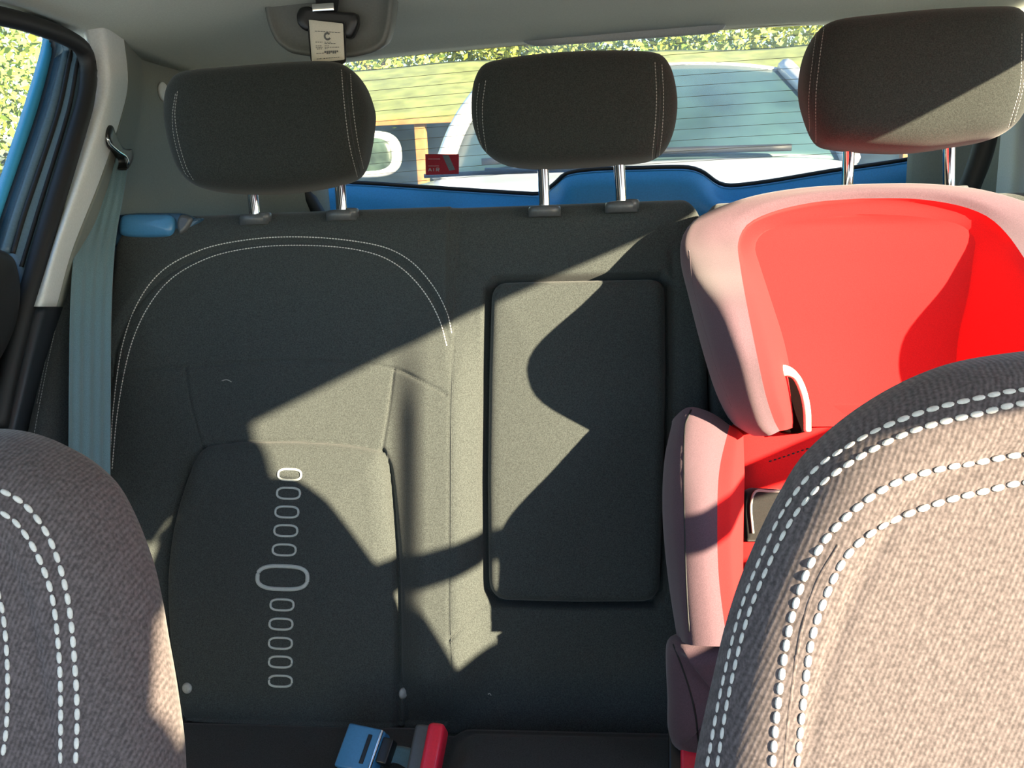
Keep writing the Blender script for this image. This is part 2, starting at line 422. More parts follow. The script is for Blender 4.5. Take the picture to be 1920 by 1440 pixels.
# tailgate lining
up_px = [(545, 352), (600, 340), (680, 341), (800, 349), (990, 361), (1015, 360), (1040, 343), (1062, 324), (1110, 316), (1200, 313), (1285, 312), (1315, 320), (1345, 341), (1370, 346), (1440, 338), (1560, 318), (1700, 297), (1760, 280), (1800, 255)]
upl = np.array([win(*q) for q in cat(up_px, 120, raw=8)])
g0 = upl+np.array([0, .004, -.002]); g1 = upl+np.array([0, -.018, -.006]); g2 = upl+np.array([0, -.026, -.03])
g3 = np.c_[upl[:, 0], np.full(120, 1.90), np.full(120, .86)]; g4 = np.c_[upl[:, 0], np.full(120, 1.93), np.full(120, .70)]; g5 = np.c_[upl[:, 0], np.full(120, 1.95), np.full(120, .0)]
tg = thing('trim_3', 'tailgate lining below the rear window, sky reflection put into its colour', 'trim', (XC, 1.93, .5)); tg['kind'] = 'structure'
slab('lining_panel', np.array([cat([g0[i], g1[i], g2[i], g3[i], g4[i], g5[i]], 36) for i in range(120)]), (0, .03, 0), gate_sky, tg)
tube('window_seal', upl+np.array([0, -.014, -.001]), .0042, blk_soft, tg, seg=8)
# tailgate opening seals either side
seL = [aty(548, 330, 1.80), aty(568, 352, 1.80), aty(600, 405, 1.80), aty(640, 470, 1.80)]
seR = [aty(1862, 200, 1.60), aty(1846, 270, 1.60), aty(1826, 330, 1.60), aty(1795, 400, 1.60)]
tube('trim_4', cat(seL, 20), .014, blk_soft)['kind'] = 'structure'
tube('trim_5', cat(seR, 20), .017, blk_soft)['kind'] = 'structure'

# left rear door: frame, seals, glass, inner panel
dr = thing('door_1', 'left rear door frame with window and dark inner panel', 'door', (-.74, 1.0, .7)); dr['kind'] = 'structure'
sA = xl([(-40, 36), (40, 50), (84, 62), (92, 72), (84, 110), (60, 190), (0, 375), (-30, 470)], -.770)
sB = xl([(-40, 30), (40, 45), (90, 57), (103, 76), (97, 115), (72, 205), (8, 400), (-14, 470)], -.765)
sC = xl([(-40, 26), (40, 40), (95, 55), (117, 82), (112, 120), (88, 210), (24, 400), (2, 470)], -.750)
sD = xl([(-40, 20), (40, 34), (105, 54), (132, 88), (128, 125), (108, 215), (46, 400), (24, 475)], -.738)
sE = xl([(-40, 14), (40, 28), (115, 55), (146, 92), (143, 130), (128, 210), (70, 400), (40, 500)], -.728)
sF = xl([(-40, 8), (40, 22), (125, 56), (160, 95), (158, 135), (148, 205), (92, 400), (48, 540)], -.722)
loft('blue_edge', [sA, sB], blue_strip, dr, n=60, off=(-.01, 0, 0))
loft('glass_run', [sB, sC], blk_soft, dr, n=60, off=(-.01, 0, 0))
loft('window_frame', [sC, sD], frame_blue, dr, n=60, off=(-.01, 0, 0))
loft('inner_frame', [sD, sE, sF], frame_blue, dr, n=60, m=8, off=(-.012, 0, 0))
tube('frame_bead', cat(sD, 60), .003, blk_soft, dr, seg=8); tube('frame_bead', cat(sE, 60), .0026, blk_soft, dr, seg=8)
gg = xl([(-300, 480), (-30, 480), (0, 380), (90, 66), (40, 46), (-300, 20)], -.772)
obj('glass', gg, [tuple(range(6))], side_glass, dr, smooth=False)
sealp = xl([(-40, 22), (40, 40), (120, 68), (155, 92), (166, 130), (160, 190), (128, 300), (88, 430), (48, 570), (20, 680), (-5, 800)], -.712)
sealp = cat(sealp, 80)
tube('door_seal', sealp, .0115, blk_soft, dr, seg=12)
plp = [atx(a, b, -.70) for a, b in [(-60, 462), (10, 466), (34, 484), (46, 540), (40, 600), (20, 655), (-10, 700), (-60, 730)]]
ringpad('door_panel', cat(plp, 60, closed=True), (1, -.25, .1), [(0, -.06), (0, -.01), (.006, .0), (.016, .004)], blk_soft, dr, fill=4)
# lower pillar trim
lt = loft('trim_6', [xl([(46, 566), (25, 660), (0, 770), (-25, 880)], -.726), xl([(80, 572), (52, 680), (28, 780), (0, 880)], -.706), xl([(140, 572), (118, 680), (95, 780), (70, 880)], -.71)], frame_blk, n=20, m=10, off=(-.01, 0, 0))
struct(lt, 'dark lower pillar trim between door and seat bolster', 'trim')

# ================================================================== REAR SEAT
U0, U1, VT = -.712, .131, .712
def uvp(pts, h=0., n=None):
    a = np.array([suv(x, y, h) for x, y in pts]); return cat(a, n or 60) if len(a) > 2 else a
def uvl(pts, h=0.): return np.array([suv(x, y, h) for x, y in pts])
cush = cat(uvl([(372, 842), (345, 900), (322, 990), (312, 1090), (316, 1200), (330, 1290), (340, 1350), (540, 1372), (745, 1372), (746, 1250), (744, 1100), (735, 980), (724, 880), (712, 846), (640, 832), (540, 826), (440, 828)], .015), 140, closed=True)
cushL = uvp([(374, 840), (345, 900), (322, 990), (312, 1090), (316, 1200), (330, 1290), (340, 1350)], .015)
cushR = uvp([(712, 846), (724, 880), (735, 980), (744, 1100), (746, 1250), (745, 1372)], .015)
cushT = uvp([(374, 840), (440, 828), (540, 826), (640, 832), (712, 846)], .015)
bandT = uvp([(220, 710), (280, 695), (346, 688), (440, 680), (540, 676), (660, 680), (736, 690), (790, 714), (842, 742)], .01)
bandL = uvp([(346, 690), (354, 760), (374, 840)], .01); bandR = uvp([(736, 692), (725, 770), (712, 846)], .01)
vseam = uvp([(868, 398), (856, 440), (851, 520), (849, 650), (846, 800), (845, 1000), (845, 1180), (849, 1260), (852, 1380)], .02)
arcO = uvp([(205, 880), (214, 760), (232, 650), (262, 570), (310, 510), (380, 472), (460, 454), (545, 447), (640, 452), (720, 468), (770, 496), (810, 542), (835, 590), (846, 635)], .01)
arcM = uvp([(207, 880), (217, 765), (237, 652), (268, 575), (316, 516), (386, 478), (462, 460), (545, 453), (640, 458), (715, 474), (764, 502), (803, 546), (830, 596), (843, 640)], .01)
arm = uvl([(930, 524), (1238, 517), (1252, 530), (1254, 700), (1250, 900), (1243, 1110), (1226, 1133), (1080, 1134), (930, 1130), (910, 1108), (908, 900), (911, 700), (916, 540)], .005)
dg1 = uvl([(852, 488), (885, 505), (918, 527)]); dg2 = uvl([(847, 1196), (880, 1163), (916, 1130)]); dg3 = uvl([(1240, 1132), (1275, 1165), (1300, 1200)])
rroll = uvp([(1262, 470), (1264, 520), (1268, 700), (1266, 900), (1262, 1120)], .01)
def hbase(U, V):
    d_c = dist_poly(U, V, np.vstack([cush, cush[:1]])); ins = inside(U, V, cush)
    h = np.zeros(U.shape)
    left = sst((-.216-U+.01)/.02)
    h += .020*ins*np.sqrt(np.clip(1-(1-np.clip(d_c/.03, 0, 1))**2, 0, 1)) + .008*ins*sst(d_c/.12)
    fade = sst((V+.02)/.1)*(1-sst((V-.40)/.18))
    h += .036*fade*sst((U+.306)/.060)*(U < -.212) + .036*fade*(U >= -.212)*np.exp(-((U+.212)/.032)**2)
    h += .030*np.exp(-((U+.69)/.07)**2)*(1-sst((V-.5)/.15))
    h += .012*left*np.exp(-((V-.60)/.10)**2)
    # outside of the stitched arc stands a little proud
    poly = np.vstack([arcM, [[-.216, 0], [-.70, 0]]]); da = dist_poly(U, V, arcM)
    out = (~inside(U, V, poly)) & (U < -.223)
    h += .006*out*sst(da/.015)
    # arm rest
    al = np.vstack([arm, arm[:1]]); d = dist_poly(U, V, al); ia = inside(U, V, arm)
    h += ia*(-.006) - np.where(ia, .022*np.exp(-(d/.0060)**2), .022*np.exp(-(d/.0045)**2))
    for s, wd, dp in ((cushL, .0035, .006), (cushR, .004, .008), (cushT, .002, .003), (bandT, .002, .0028), (bandL, .002, .0026), (bandR, .002, .0026), (vseam, .0015, .0012), (arcM, .0025, .0022), (dg1, .002, .0025), (dg2, .002, .0025), (dg3, .002, .0025), (rroll, .006, .003)):
        h -= dp*np.exp(-(dist_poly(U, V, s)/wd)**2)
    return h
def seat_grid(u0, u1, vt, hf, nu, nv, cr=(.03, .03), rt=.034, rs=.014, v0=-.015):
    # denser lines near the rounded rims
    a = np.linspace(0, 1, nu); b = np.linspace(0, 1, nv)
    ue = u0+(u1-u0)*a; D = np.zeros((nu, nv, 3))
    vtop = vt-cr[0]*np.clip(1-(ue-u0)/cr[0], 0, 1)**2.2-cr[1]*np.clip(1-(u1-ue)/cr[1], 0, 1)**2.2
    U = np.repeat(ue[:, None], nv, 1); V = v0+(vtop[:, None]-v0)*(1-(1-b[None, :])**1.15)
    h = hf(U, V)
    dt = np.clip((vtop[:, None]-V)/rt, 0, 1); ds = np.clip(np.minimum(U-u0, u1-U)/rs, 0, 1)
    h = h-rt*(1-np.sqrt(1-(1-dt)**2))-rs*(1-np.sqrt(1-(1-ds)**2))
    return sxyz(U, V, h)
sb = thing('rear_bench', 'charcoal fabric rear seat back with centre armrest and oval embroidery', 'car seat', sxyz(-.29, 0, 0))
mb = slab('cushion', seat_grid(U0, U1, VT, hbase, 420, 360), -SN*.11, seat_fab, sb)
Ts = bvh(mb)
# armrest as the part it is: faces of the panel, lifted a hair above the groove floor
AU = cat(arm, 160, closed=False)
ca = arm.mean(0); prof = []
O = np.array(arm); O = np.vstack([lin(np.vstack([O, O[:1]]), 161)[:-1]])
for _ in range(2): O = (np.roll(O, 1, 0)+2*O+np.roll(O, -1, 0))/4
O = ca+(O-ca)*np.array([.966, .985]); O3 = sxyz(O[:, 0], O[:, 1], 0.)
armo = ringpad('armrest', O3, SN, [(0, -.03), (0, -.002), (.002, .006), (.006, .011), (.012, .0135)], seat_fab, sb, fill=14, bow=.006)
# stitching
arc_out = [(205, 880), (213, 760), (229, 650), (258, 568), (305, 507), (378, 468), (460, 450), (545, 444), (640, 449), (722, 464), (773, 492), (814, 539), (838, 586), (848, 630)]
arc_in = [(210, 880), (221, 768), (243, 656), (275, 580), (322, 522), (390, 484), (464, 466), (545, 460), (640, 464), (710, 479), (758, 507), (797, 550), (824, 600), (838, 650)]
stitches('stitching', Ts, [arc_out, arc_in], .0042, .0036, .0008, thread, sb)
cord('seam_piping', Ts, [[(868, 398), (856, 440), (851, 520), (849, 650), (846, 800), (845, 1000), (845, 1180), (849, 1260), (852, 1340)], [(852, 488), (885, 505), (914, 524)], [(847, 1196), (880, 1163), (914, 1132)], [(346, 690), (354, 760), (374, 840)], [(736, 692), (725, 770), (712, 846)], [(736, 690), (790, 714), (842, 742)], [(374, 840), (440, 828), (540, 826), (640, 832), (712, 846)]], .0010, seat_fab, sb, sink=.55)
# ovals
def oval(cx, cy, wd, ht, tilt, r):
    pts = []
    for q in np.linspace(0, 2*pi, 40, endpoint=False):
        x = wd/2*np.sign(cos(q))*abs(cos(q))**.62; y = ht/2*np.sign(sin(q))*abs(sin(q))**.75
        pts.append((cx+x-tilt*y, cy+y+.03*x))
    P = []; 
    for q in pts:
        h, n = cast(Ts, *q); P.append(h+n*r*.2)
    P = np.array(P+[P[0], P[1]]); return P
cents = [(543, 890), (541, 925), (538, 960), (536, 995), (533, 1031), (529, 1134), (527, 1170), (526, 1206), (526, 1241), (526, 1277)]
for cx, cy in cents:
    tube('embroidered_oval', oval(cx, cy, 43, 20.5, .05, .0016), .0016, silver_thread, sb, seg=8)
tube('embroidered_oval', oval(530, 1083, 94, 43, .05, .0026), .0029, silver_thread, sb, seg=8)
for px, py in ((351, 1290), (756, 1300)):
    h, n = cast(Ts, px, py)
    disc('snap_button', h-n*.001, n, .0075, .006, chrome if False else plastic('grey_snap', (.35, .35, .33), .4) if 'grey_snap' not in MATS else MATS['grey_snap'], sb, prof=[(0, 0), (0, .002), (.0015, .004), (.004, .0055)])
for lb_, ax, ay, bx, by in (('short white fibre on the upper left rear seat panel', 416, 714, 434, 716), ('small pale crumb low on the middle of the rear seat back', 915, 1302, 921, 1304)):
    P = cast_line(Ts, [(ax, ay), ((ax+bx)/2, (ay+by)/2-3), (bx, by)], 8)[0]
    tag(tube('lint', P, .0007, thread_dim, seg=6), lb_, 'lint')
# release latch at the outer top corner
lo = [(208, 462), (212, 420), (222, 404), (260, 400), (340, 400), (358, 404), (372, 412), (384, 408), (380, 416), (362, 430), (345, 450), (320, 460)]
O = np.array([seat(x, y, .004) for x, y in lo]); O = lin(np.vstack([O, O[:1]]), 121)[:-1]
for _ in range(2): O = (np.roll(O, 1, 0)+2*O+np.roll(O, -1, 0))/4
lb = ringpad('latch_bezel', O, SN, [(0, -.05), (0, .002), (.002, .006), (.004, .007)], plastic('latch_bezel_plastic', (.03, .075, .13), .3, .05, .02), sb, fill=4)  # bezel colour also holds the painted sky reflection
O = cat([seat(x, y, .010) for x, y in [(232, 442), (228, 425), (234, 408), (250, 404), (300, 404), (322, 405), (330, 415), (328, 436), (318, 444), (270, 446)]], 80, closed=True)
ringpad('latch_handle', O, SN, [(0, -.02), (0, .006), (.003, .011), (.008, .013)], latch_sky, lb, fill=4, bow=.003)
O = cat([seat(x, y, .010) for x, y in [(338, 440), (334, 420), (340, 405), (354, 405), (362, 412), (356, 426), (346, 438)]], 50, closed=True)
ringpad('latch_cheek', O, SN, [(0, -.02), (0, .003), (.003, .007)], guide_pl, lb, fill=3)

# headrest guides
PD = np.array([0, sin(radians(12)), cos(radians(12))])
def guide(px, py, parent, btn, w=.0225, y=1.312):
    c = aty(px, py, y); a = np.array([1., 0, 0]); b = np.cross(PD, a)
    O = np.array([c+w*cos(q)*a+(.0145)*sin(q)*b for q in np.linspace(0, 2*pi, 40, endpoint=False)])
    g = ringpad('headrest_guide', O, PD, [(0, -.010), (0, .001), (.0012, .004), (.005, .005)], guide_pl, parent, fill=4)
    if btn:
        O = np.array([c+a*.014+.0105*cos(q)*a+.0105*sin(q)*b for q in np.linspace(0, 2*pi, 24, endpoint=False)])
        ringpad('release_button', O, PD, [(0, -.006), (0, .005), (.0012, .0068)], guide_pl, g, fill=3)
    return c
gc = [guide(478, 409, sb, True), guide(641, 401, sb, True), guide(1021, 393, sb, False), guide(1165, 385, sb, True)]

# 40 part of the back, behind the booster
def hright(U, V): return .012*np.exp(-((V-.60)/.10)**2)+.02*np.exp(-((U-.60)/.05)**2)*(1-sst((V-.5)/.15))
sb2 = thing('rear_bench', 'narrow right section of the charcoal rear seat back behind the booster', 'car seat', sxyz(.40, 0, 0))
slab('cushion', seat_grid(.1345, .645, .704, hright, 90, 120, cr=(.02, .05)), -SN*.11, seat_fab, sb2)
gr = [aty(1588, 350, 1.312), guide(1779, 360, sb2, True)]
guide(1588, 362, sb2, False)

# cushion of the bench
xs_ = np.linspace(-.70, .64, 160); yy = np.linspace(.60, 1.06, 90); X, Y = np.meshgrid(xs_, yy, indexing='ij')
Z = .258+.04*sst((1.10-Y)/.35)-.05*sst((.70-Y)/.10)
Z += .022*sst((X+.205)/.03)*(1-sst((X-.10)/.03))*sst((1.055-Y)/.05)
Z -= .012*np.exp(-((X+.215)/.012)**2)+.012*np.exp(-((X-.115)/.012)**2)
Z -= .03*sst((Y-1.085)/.06)
sc_ = slab('rear_seat_cushion', np.stack([X, Y, Z], 2), (0, 0, -.14), seat_dark)
tag(sc_, 'dark bench cushion at the foot of the rear seat back', 'car seat')
# left side bolster, fixed to the body beside the bench
def ply(pts): return [aty(x, y, Yv) for x, y, Yv in pts]
bs = thing('side_bolster', 'dark stitched side bolster between left door and seat belt', 'car seat', (-.70, 1.1, .5))
bo = loft('pad', [ply([(128, 478, 1.24), (98, 590, 1.17), (66, 720, 1.09), (40, 850, 1.02), (25, 950, 1.0)]), ply([(133, 480, 1.215), (104, 590, 1.14), (74, 720, 1.06), (52, 850, .995), (40, 950, .975)]), ply([(146, 476, 1.205), (124, 590, 1.13), (98, 720, 1.05), (80, 850, .99), (70, 950, .97)]), ply([(175, 470, 1.22), (160, 590, 1.155), (150, 720, 1.08), (140, 850, 1.02), (135, 950, 1.0)]), ply([(206, 466, 1.275), (203, 590, 1.225), (200, 740, 1.16), (198, 880, 1.10), (196, 960, 1.08)])], seat_dark, bs, n=50, m=40, off=(-.01, .03, -.005))
Tb = bvh(bo)
stitches('stitching', Tb, [[(133, 498), (114, 575), (92, 670), (74, 760), (62, 830), (58, 880)], [(128, 500), (109, 575), (87, 670), (69, 760)]], .0042, .0034, .0007, thread_dim, bs)

# ================================================================== HEADRESTS
def headrest(label, outl, Yc, post_px, guides, st_lines, depth=(.058, .05), tilt=8, chrome_r=.0075):
    nn = np.array([0, -cos(radians(tilt)), sin(radians(tilt))]); o = aty(*np.mean(outl, 0), Yc)
    t = thing('headrest', label, 'headrest', (o[0], Yc, o[2]-.08), 'rear headrests')
    O = cat([hit(x, y, o, nn) for x, y in outl], 120, closed=True); c = O.mean(0); V = []; Fc = []
    th = list(np.linspace(-pi/2, pi/2, 37)); N = 120
    for q in th[1:-1]:
        s = abs(cos(q))**.36; hh = np.sign(sin(q))*abs(sin(q))**.62*(depth[0] if q > 0 else depth[1])
        V += list(c+(O-c)*s+nn*hh)
    R = len(th)-2
    for r in range(R-1):
        for i in range(N): j = (i+1) % N; Fc.append((r*N+i, r*N+j, (r+1)*N+j, (r+1)*N+i))
    b = len(V); V += [c-nn*depth[1], c+nn*depth[0]]
    for i in range(N): j = (i+1) % N; Fc.append((j, i, b)); Fc.append(((R-1)*N+i, (R-1)*N+j, b+1))
    pad = obj('pad', V, Fc, hr_fab, t)
    T = bvh(pad)
    stitches('stitching', T, st_lines, .0040, .0032, .00055, thread_dim, t)
    cord('seam_piping', T, [[(np.array(a)+np.array(b_))/2 for a, b_ in zip(st_lines[i], st_lines[i+1])] for i in range(0, len(st_lines)-1, 2)], .0009, blk_soft, t, sink=.6)
    for (px, py), g in zip(post_px, guides):
        top = aty(px, py-14, Yc+.0)
        # straight post through its guide, up into the pad
        tube('post', [g-PD*.008, g, top, top+np.array([0, 0, .03])], chrome_r, chrome, t, seg=20)
    return t
oL = [(322, 222), (326, 175), (345, 146), (380, 137), (450, 131), (540, 124), (620, 121), (655, 128), (682, 158), (698, 200), (700, 222), (694, 270), (684, 312), (668, 334), (630, 348), (560, 360), (500, 364), (430, 362), (380, 352), (350, 325), (332, 278)]
headrest('left black rear headrest in front of the grey pillar, under the hanging belt label', oL, 1.285, [(472, 365), (637, 350)], gc[:2], [[(333, 170), (328, 215), (335, 265), (350, 315), (364, 340)], [(329, 175), (323, 222), (329, 270), (346, 322), (356, 334)], [(640, 130), (645, 190), (655, 270), (670, 332)], [(657, 138), (661, 195), (671, 268), (682, 318)]])
oM = [(887, 215), (890, 165), (905, 132), (930, 121), (1000, 110), (1080, 104), (1170, 102), (1235, 108), (1255, 128), (1266, 165), (1269, 205), (1262, 250), (1245, 284), (1215, 302), (1150, 309), (1080, 314), (1000, 316), (945, 308), (910, 285), (893, 250)]
headrest('middle black rear headrest on two chrome posts against the rear window', oM, 1.285, [(1018, 316), (1160, 308)], gc[2:4], [[(911, 150), (905, 195), (906, 240), (914, 295)], [(899, 155), (894, 195), (896, 240), (905, 282)], [(1228, 116), (1231, 180), (1228, 240), (1222, 300)], [(1241, 120), (1244, 180), (1242, 240), (1236, 292)]])
oR = [(1500, 175), (1507, 110), (1530, 62), (1560, 46), (1640, 36), (1740, 27), (1850, 22), (1895, 26), (1915, 55), (1924, 110), (1924, 160), (1912, 205), (1890, 240), (1855, 262), (1790, 275), (1710, 286), (1640, 286), (1570, 280), (1535, 270), (1515, 235)]
headrest('right black rear headrest half lit by sun above the red booster', oR, 1.255, [(1592, 288), (1780, 278)], gr, [[(1545, 52), (1537, 110), (1530, 180), (1530, 268)], [(1531, 58), (1524, 110), (1517, 180), (1518, 248)], [(1916, 62), (1915, 110), (1912, 165), (1890, 240)], [(1922, 75), (1921, 115), (1918, 165), (1900, 232)]])

# ================================================================== LEFT BELT
bt = thing('seat_belt', 'grey webbing seat belt running down from the left pillar', 'seat belt', (-.70, 1.33, 1.0))
eL = ply([(206, 262, 1.335), (196, 300, 1.325), (178, 360, 1.29), (158, 420, 1.25), (139, 470, 1.19), (131, 560, 1.13), (128, 700, 1.05), (127, 840, .985), (126, 920, .96)])
eR = ply([(240, 285, 1.36), (238, 315, 1.345), (229, 375, 1.31), (219, 430, 1.275), (212, 490, 1.23), (207, 600, 1.165), (206, 720, 1.10), (205, 860, 1.03), (205, 940, 1.0)])
L_, R_ = cat(eL, 90), cat(eR, 90); ss = np.linspace(0, 1, 33); G = np.zeros((90, 33, 3))
for i in range(90):
    d = R_[i]-L_[i]; n2 = np.cross(d, (L_[min(i+1, 89)]-L_[max(i-1, 0)])); n2 /= np.linalg.norm(n2); n2 = -n2 if n2[1] > 0 else n2
    rel = .0011*np.cos(ss*2*pi*4)
    G[i] = L_[i]+ss[:, None]*d+n2*rel[:, None]
slab('webbing', G, (0, .0015, 0), web_fab, bt)
O = cat([atx(x, y, -.694) for x, y in [(198, 252), (203, 236), (212, 238), (218, 258), (232, 278), (247, 280), (250, 294), (240, 316), (234, 318), (236, 300), (222, 286), (205, 274)]], 70, closed=True)
gd = ringpad('belt_guide', O, (1, -.5, 0), [(0, -.02), (0, .001), (.002, .003)], blk, bt, fill=3)
tube('guide_edge', cat([atx(x, y, -.688) for x, y in [(201, 258), (206, 270), (222, 284), (236, 294), (241, 308)]], 16), .002, chrome, gd)

# ================================================================== CENTRE BELT ON THE CEILING
hs = thing('belt_housing', 'grey plastic belt retractor housing hanging from the headliner', 'housing', aty(620, 40, 1.36))
yb = 1.34
hpx = [(492, -60), (494, 0), (502, 45), (518, 80), (545, 100), (600, 109), (660, 108), (700, 99), (724, 82), (733, 50), (739, 0), (742, -60)]
O = [aty(x, y, yb) for x, y in hpx]; O = lin(O+[O[0]], 121)[:-1]
for _ in range(3): O = (np.roll(O, 1, 0)+2*O+np.roll(O, -1, 0))/4
ringpad('cover', O, (0, -1, -.1), [(.012, -.07), (.002, -.04), (0, 0), (.003, .004), (.007, .004), (.010, 0)], trim_sh, hs, fill=5)
cb = thing('centre_seat_belt', 'black centre belt with tongue and paper label hanging from the housing', 'seat belt', aty(612, 60, 1.31))
def flat_pad(name, pxs, Yv, nrm, prof, mat, parent, n=80, sm=1, fill=4):
    O = [aty(x, y, Yv) for x, y in pxs]; O = lin(O+[O[0]], n+1)[:-1]
    for _ in range(sm): O = (np.roll(O, 1, 0)+2*O+np.roll(O, -1, 0))/4
    return ringpad(name, O, nrm, prof, mat, parent, fill=fill)
flat_pad('holder', [(556, 28), (562, 14), (580, 11), (590, 20), (640, 22), (668, 24), (672, 40), (668, 54), (660, 70), (652, 73), (646, 70), (642, 52), (585, 50), (578, 60), (566, 54), (558, 44)], 1.315, (0, -1, 0), [(0, -.012), (0, 0), (.002, .003)], blk, cb)
flat_pad('upper_strap', [(592, -40), (638, -40), (635, 5), (632, 22), (588, 20), (592, 5)], 1.320, (0, -1, 0), [(0, -.004), (0, 0), (.001, .001)], web_blk, cb)
flat_pad('webbing', [(577, 36), (646, 40), (648, 80), (648, 116), (640, 122), (586, 124), (582, 112), (578, 70)], 1.308, (0, -1, 0), [(0, -.003), (0, 0), (.001, .001)], web_blk, cb)
lab = flat_pad('label', [(579, 37), (643, 44), (646, 112), (585, 118)], 1.304, (0, -1, 0), [(0, -.0008), (0, 0), (.0003, .0003)], label_w, cb, sm=0)
lab['label'] = 'cream printed label'
V, Fc = [], []
def lab_pt(a, b): # a,b in 0..1 on the label
    p = np.array([579, 37])*(1-a)*(1-b)+np.array([643, 44])*a*(1-b)+np.array([646, 112])*a*b+np.array([585, 118])*(1-a)*b
    return aty(p[0], p[1], 1.3030)
def lab_quad(a0, b0, a1, b1):
    k = len(V); V.extend([lab_pt(a0, b0), lab_pt(a1, b0), lab_pt(a1, b1), lab_pt(a0, b1)]); Fc.append((k, k+1, k+2, k+3))
for k in range(9):
    a = .15+.085*k; lab_quad(a, .25, a+.055+.02*rng.random(), .265)
for k in range(22):                               # C-shaped certification mark
    q = radians(40+280*k/21); q2 = radians(40+280*(k+1)/21); k0 = len(V)
    for rr, ang in ((.11, q), (.11, q2), (.055, q2), (.055, q)): V.append(lab_pt(.52+rr*cos(ang), .37-rr*.95*sin(ang)))
    Fc.append((k0, k0+1, k0+2, k0+3))
for r_, (b0, segs) in enumerate([(.51, [(.15, .36), (.42, .62)]), (.545, [(.42, .75)]), (.60, [(.15, .33), (.42, .55)]), (.64, [(.15, .35), (.42, .85)]), (.675, [(.18, .33), (.42, .5)]), (.78, [(.15, .4)]), (.91, [(.15, .32), (.36, .85)])]):
    for a0, a1 in segs:
        x = a0
        while x < a1: x2 = min(x+.03+.05*rng.random(), a1); lab_quad(x, b0, x2, b0+.016); x = x2+.018
for k in range(7): lab_quad(.40+.062*k, .735, .40+.062*k+.045, .735+.05+.03*(k % 3 != 0))
obj('print', V, Fc, ink, lab, smooth=False)
box('tongue_plate', aty(606, 14, 1.312), (.03, .004, .010), chrome, cb, bev=.001)

# ================================================================== BOOSTER SEAT
UCN = .325
def half(pts):   # px,py,h -> mirrored closed profile of (u,v,h), from lower left up over the top to lower right
    q = [(*suv(x, y, h), h) for x, y, h in pts]
    q = [(min(u, UCN-.004), v, h) for u, v, h in q]
    return np.array(q+[(2*UCN-u, v, h if h < .1 else .1+(h-.1)*.62) for u, v, h in q[::-1]])
def ring3(pts, n=90):
    q = half(pts); q3 = sxyz(q[:, 0], q[:, 1], q[:, 2]); return cat(q3, n)
bo_ = thing('booster_seat', 'red and pinkish grey child booster seat on the right of the bench', 'child seat', sxyz(UCN, 0.02, .1))
r0 = [(1425, 806, .06), (1385, 775, .05), (1360, 700, .045), (1325, 600, .04), (1300, 520, .04), (1300, 465, .04), (1330, 425, .04), (1400, 395, .04), (1500, 372, .04), (1600, 366, .04)]
r1 = [(1410, 816, 0.100), (1372, 792, 0.099), (1344, 740, 0.111), (1318, 660, 0.130), (1292, 560, 0.125), (1276, 490, 0.086), (1280, 442, 0.065), (1312, 405, 0.059), (1400, 371, 0.055), (1500, 353, 0.052), (1610, 346, 0.052)]
r1b = [(1428, 818, 0.134), (1395, 800, 0.139), (1366, 745, 0.170), (1340, 665, 0.202), (1314, 570, 0.200), (1296, 500, 0.133), (1300, 450, 0.088), (1330, 412, 0.072), (1405, 377, 0.068), (1502, 358, 0.063), (1612, 350, 0.062)]
r2 = [(1445, 816, 0.148), (1425, 800, 0.162), (1404, 742, 0.202), (1382, 660, 0.240), (1355, 570, 0.231), (1338, 500, 0.147), (1342, 455, 0.095), (1368, 418, 0.077), (1425, 387, 0.075), (1508, 366, 0.070), (1615, 359, 0.067)]
r3 = [(1462, 808, 0.141), (1452, 790, 0.161), (1436, 742, 0.197), (1418, 660, 0.238), (1400, 570, 0.226), (1388, 500, 0.142), (1384, 455, 0.091), (1402, 420, 0.072), (1452, 396, 0.069), (1528, 379, 0.066), (1620, 372, 0.063)]
r4 = [(1474, 806, 0.125), (1474, 790, 0.141), (1458, 742, 0.172), (1442, 660, 0.201), (1420, 570, 0.188), (1398, 500, 0.117), (1390, 458, 0.081), (1408, 424, 0.064), (1458, 403, 0.059), (1530, 388, 0.056), (1620, 381, 0.055)]
r5 = [(1492, 800, 0.085), (1492, 780, 0.080), (1486, 720, 0.075), (1470, 640, 0.070), (1445, 560, 0.070), (1424, 495, 0.062), (1416, 462, 0.059), (1432, 436, 0.054), (1478, 420, 0.051), (1545, 408, 0.050), (1625, 402, 0.050)]
rings = [ring3(r) for r in (r0, r1, r1b, r2, r3)]
def across(rs, m): C = np.array(rs); return np.stack([cat(C[:, j], m) for j in range(C.shape[1])], 1)
gshell = surf('head_wing_trim', across(rings, 40), grey_fab, bo_)
inner = [ring3(r) for r in (r3, r4, r5)]
gl_ = across(inner, 24)
# centre panel: rows between the mirrored seam sides
ctr = gl_[-1]; nh = len(ctr)//2; rows = []
for i in range(nh):
    a, b = ctr[i], ctr[-1-i]; t = np.linspace(0, 1, 31)[:, None]; P = a*(1-t)+b*t
    P = P-SN*(.012*min(1, np.linalg.norm(b-a)/.2)*np.sin(pi*t)); rows.append(P)
surf('wing_lining', gl_, red_fab, bo_)
surf('head_panel', np.array(rows), red_fab, bo_)
Tw = bvh(*[o for o in bo_.children])
# back shell of the wing so it has a body from behind
Ob = rings[0]; cbk = Ob.mean(0)
obj('back_shell', list(Ob)+[cbk-SN*.01], [(i, i+1, len(Ob)) for i in range(len(Ob)-1)]+[(len(Ob)-1, 0, len(Ob))], blk, bo_)
